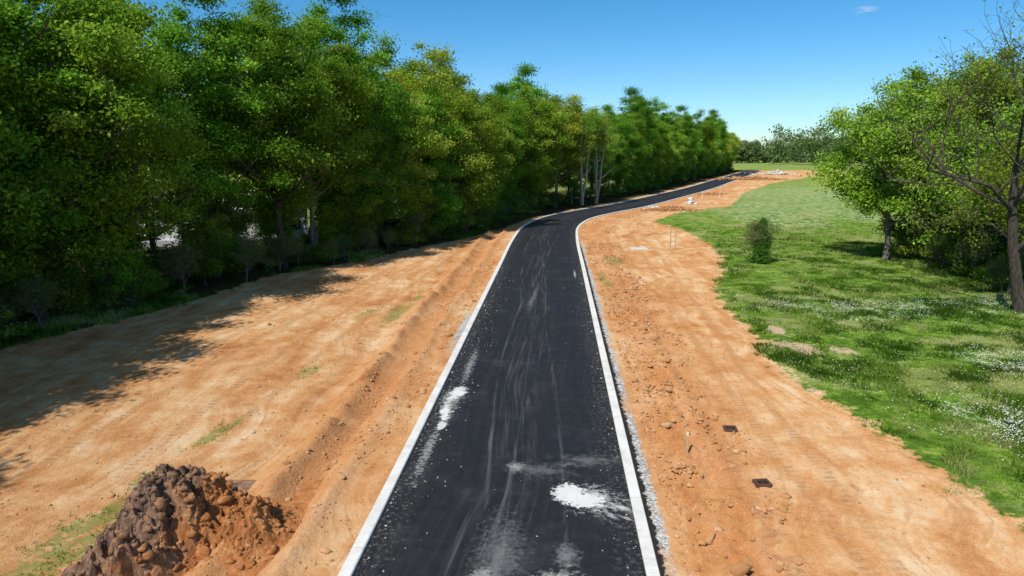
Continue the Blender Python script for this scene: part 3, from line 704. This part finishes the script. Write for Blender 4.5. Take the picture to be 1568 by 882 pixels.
box('rail_upper',.44,.03,.08,wood,(0,0,1.75),parent=e); box('rail_lower',.44,.03,.08,wood,(0,0,.75),parent=e)
stake(1102,303,2.6,.12,white); stake(1052,692,.75,.06); stake(1043,560,.5,.05); stake(1010,372,1.3); stake(1000,352,1.2,.06,wood,orange); stake(1075,305,1.6,.1,white)
x,y=G(978,381); 
box('concrete_slab',1.7,1.1,.14,conc,(x,y,float(ground_z(np.array([x]),np.array([y]))[0])+.07),(.03,0,.1),bev=.02)
def pile(name,px,py,n,sx,sy,sz,mat,seed,cs=.28):
    x,y=G(px,py); r=np.random.default_rng(seed); k=r.normal(0,.45,(n,2)); zz=np.clip(1-np.hypot(k[:,0],k[:,1]),0,1)*r.uniform(.3,1,n)
    p=np.stack([k[:,0]*sx,k[:,1]*sy,zz*sz],1); obj(name,clods(name,p,np.full(n,sz*cs)*np.exp(r.normal(0,.35,n)),mat,seed,.8,.1),(x,y,float(ground_z(np.array([x]),np.array([y]))[0])))
pile('concrete_rubble_pile',1190,267,160,9,4,1.5,conc,1,.22)
pile('concrete_rubble_pile',1000,320,60,1.8,1.3,.6,conc,2,.22); pile('concrete_rubble_pile',1057,312,30,.8,.8,1.0,conc,3)
pile('soil_heap',1030,322,500,5,2.4,.8,cd.m,4,.16); pile('soil_heap',1150,275,500,16,6,1.3,cd.m,5,.18); pile('soil_heap',1090,298,300,5,3,.7,cd.m,6,.16); pile('soil_heap',1052,722,90,.6,.5,.22,cd.m,7,.2)

def house(name,x,y,w,d,h,rz,wall,roof,rh=1.8):
    e=empty(name,(x,y,-.3),rz)
    box('walls',w,d,h,wall,(0,0,h/2),parent=e)
    o=.5; V=[(-w/2-o,-d/2-o,h+.003),(w/2+o,-d/2-o,h+.003),(w/2+o,d/2+o,h+.003),(-w/2-o,d/2+o,h+.003),(-w/2-o,0,h+rh),(w/2+o,0,h+rh)]
    me=bpy.data.meshes.new('roof'); me.from_pydata(V,[],[(0,1,5,4),(2,3,4,5),(0,4,3),(1,2,5),(3,2,1,0)]); me.materials.append(roof); obj('roof',me,parent=e)
    n=int(w/3)
    for i in range(n):
        xx=-w/2+(i+.5)*w/n
        if i==n//2:
            box('door',1.0,.08,2.1,brown,(xx,-d/2-.04,1.05),parent=e); box('door_frame',1.2,.05,.12,white,(xx,-d/2-.05,2.17),parent=e)
        else:
            box('window_%d'%i,1.2,.06,1.2,glass,(xx,-d/2-.03,1.6),parent=e); box('sill_%d'%i,1.4,.1,.08,white,(xx,-d/2-.06,.95),parent=e)
house('white_house',-37,81,24,8,3.6,.35,white,metalw,2.0); house('metal_shed',-20,112,10,7,3.4,.2,metalw,metalw,1.2); house('white_house',-60,78,13,8,3,.5,white,metalw); house('grey_house',-2,132,14,8,3.2,.3,simple('grey_siding',(.30,.31,.32),.7),roofm)

def car(name,x,y,rz,paint):
    import bmesh
    e=empty(name,(x,y,.04),rz)
    prof=[(-2.25,.35),(-2.3,.75),(-2.1,.95),(-1.75,1.0),(-1.2,1.48),(.35,1.52),(1.05,1.05),(2.0,.92),(2.28,.7),(2.25,.35)]
    bm=bmesh.new(); f=bm.faces.new([bm.verts.new((a,-.9,b)) for a,b in prof]); r=bmesh.ops.extrude_face_region(bm,geom=[f]); vs=[v for v in r['geom'] if isinstance(v,bmesh.types.BMVert)]
    bmesh.ops.translate(bm,vec=(0,1.8,0),verts=vs)
    for v in bm.verts:
        if v.co.z>1.2: v.co.y*=.78
    bmesh.ops.recalc_face_normals(bm,faces=bm.faces); bmesh.ops.bevel(bm,geom=bm.edges[:],offset=.06,segments=2,affect='EDGES')
    me=bpy.data.meshes.new('body'); bm.to_mesh(me); bm.free(); me.materials.append(paint); obj('body',me,parent=e)
    for sg in (-1,1):
        V=[(-1.55,sg*.885,1.06),(.85,sg*.885,1.06),(.28,sg*.745,1.44),(-1.12,sg*.745,1.44)]
        me=bpy.data.meshes.new('side_windows'); me.from_pydata(V,[],[(0,1,2,3)]); me.materials.append(glass); obj('side_windows',me,(0,sg*.02,0),parent=e)
        for wx in (-1.4,1.4):
            bm=bmesh.new(); bmesh.ops.create_cone(bm,cap_ends=True,segments=24,radius1=.34,radius2=.34,depth=.24); me=bpy.data.meshes.new('wheel'); bm.to_mesh(me); bm.free(); me.materials.append(dark); obj('wheel',me,(wx,sg*.84,.30),(math.pi/2,0,0),parent=e)
            bm=bmesh.new(); bmesh.ops.create_cone(bm,cap_ends=True,segments=16,radius1=.2,radius2=.2,depth=.02); me=bpy.data.meshes.new('hubcap'); bm.to_mesh(me); bm.free(); me.materials.append(metalw); obj('hubcap',me,(wx,sg*.975,.30),(math.pi/2,0,0),parent=e)
    for (a0,z0,a1,z1,nm) in ((.98,1.12,.42,1.48,'windshield'),(-1.72,1.06,-1.26,1.44,'rear_window')):
        sgn=1 if a0>0 else -1
        V=[(a0+.02*sgn,-.78,z0+.03),(a0+.02*sgn,.78,z0+.03),(a1+.02*sgn,.62,z1+.03),(a1+.02*sgn,-.62,z1+.03)]
        me=bpy.data.meshes.new(nm); me.from_pydata(V,[],[(0,1,2,3)]); me.materials.append(glass); obj(nm,me,parent=e)
    box('rear_lights',.04,1.5,.12,simple('lamp_red',(.4,.02,.02),.4),(-2.32,0,.78),parent=e)
x,y=G(1143,266); car('parked_car',x,y,.25,simple('car_paint_grey',(.10,.10,.11),.35,.05,spec=.5))
car('parked_car',-30,68,.3,simple('car_paint_white',(.75,.75,.75),.3,.03,spec=.5)); car('parked_car',-36.5,69,.5,simple('car_paint_silver',(.7,.7,.72),.3,.03,spec=.5))

# ------------------------------------------------------------------ light, sky, camera
tosun=Vector((-.60,-.80,0)).normalized(); EL=math.radians(51.5)
tosun=Vector((tosun.x*math.cos(EL),tosun.y*math.cos(EL),math.sin(EL)))
sl_=bpy.data.lights.new('sun','SUN'); sl_.energy=5.0; sl_.angle=math.radians(.5); sl_.color=(1,.955,.88)
so=bpy.data.objects.new('sun',sl_); so.rotation_euler=tosun.to_track_quat('Z','Y').to_euler(); so.location=(0,0,60); link(so)
w=bpy.data.worlds.new('World'); scene.world=w; w.use_nodes=True; nt=w.node_tree; bg=nt.nodes['Background']
sk=nt.nodes.new('ShaderNodeTexSky'); sk.sky_type='NISHITA'; sk.sun_disc=False; sk.sun_elevation=EL; sk.sun_rotation=math.atan2(tosun.x,tosun.y)
sk.altitude=800; sk.air_density=1.0; sk.dust_density=0.0; sk.ozone_density=1.5
class WN(N):
    def __init__(s,t): s.t=t
wn=WN(nt)
gen=nt.nodes.new('ShaderNodeTexCoord').outputs['Generated']
el=wn.sep(gen)[2]
hsv=nt.nodes.new('ShaderNodeHueSaturation'); hsv.inputs['Hue'].default_value=.492
nt.links.new(wn.mr(el,.15,.6,1.5,1.0),hsv.inputs['Saturation'])
nt.links.new(sk.outputs[0],hsv.inputs['Color'])
# clear, dry air: the bright band low on the horizon is toned down
colw=wn.mix(wn.mr(el,.0,.30,1,0),hsv.outputs[0],wn.mix(1.0,hsv.outputs[0],(.60,.82,1.12),'MULTIPLY'))
cn=wn.noise(wn.vmath('MULTIPLY',gen,(30.,30.,110.)),1.0,5,.65)
for (px,py,wdt,amt) in ((1320,15,.024,.45),(1190,182,.022,.30)):
    d=Vector(((px-784)/F,CP-(py-441)/F*SP,-(SP+(py-441)/F*CP))).normalized()
    dv=wn.vmath('MULTIPLY',wn.vmath('SUBTRACT',gen,tuple(d)),(1.,1.,4.5))
    dd=wn.mr(wn.vmath('LENGTH',dv),wdt*.2,wdt,1,0)
    colw=wn.mix(wn.math('MULTIPLY',wn.math('MULTIPLY',dd,wn.mr(cn,.42,.62)),amt),colw,(7.,7.2,7.5))
nt.links.new(colw,bg.inputs[0]); bg.inputs[1].default_value=.122
cam=bpy.data.cameras.new('camera'); cam.sensor_width=36; cam.lens=36*F/1568; cam.clip_end=6000; cam.clip_start=.1
co=bpy.data.objects.new('camera',cam); co.location=(0,0,CAMH); co.rotation_euler=(math.pi/2-PITCH,0,0); link(co); scene.camera=co
scene.view_settings.view_transform='Standard'; scene.view_settings.look='None'; scene.view_settings.exposure=0
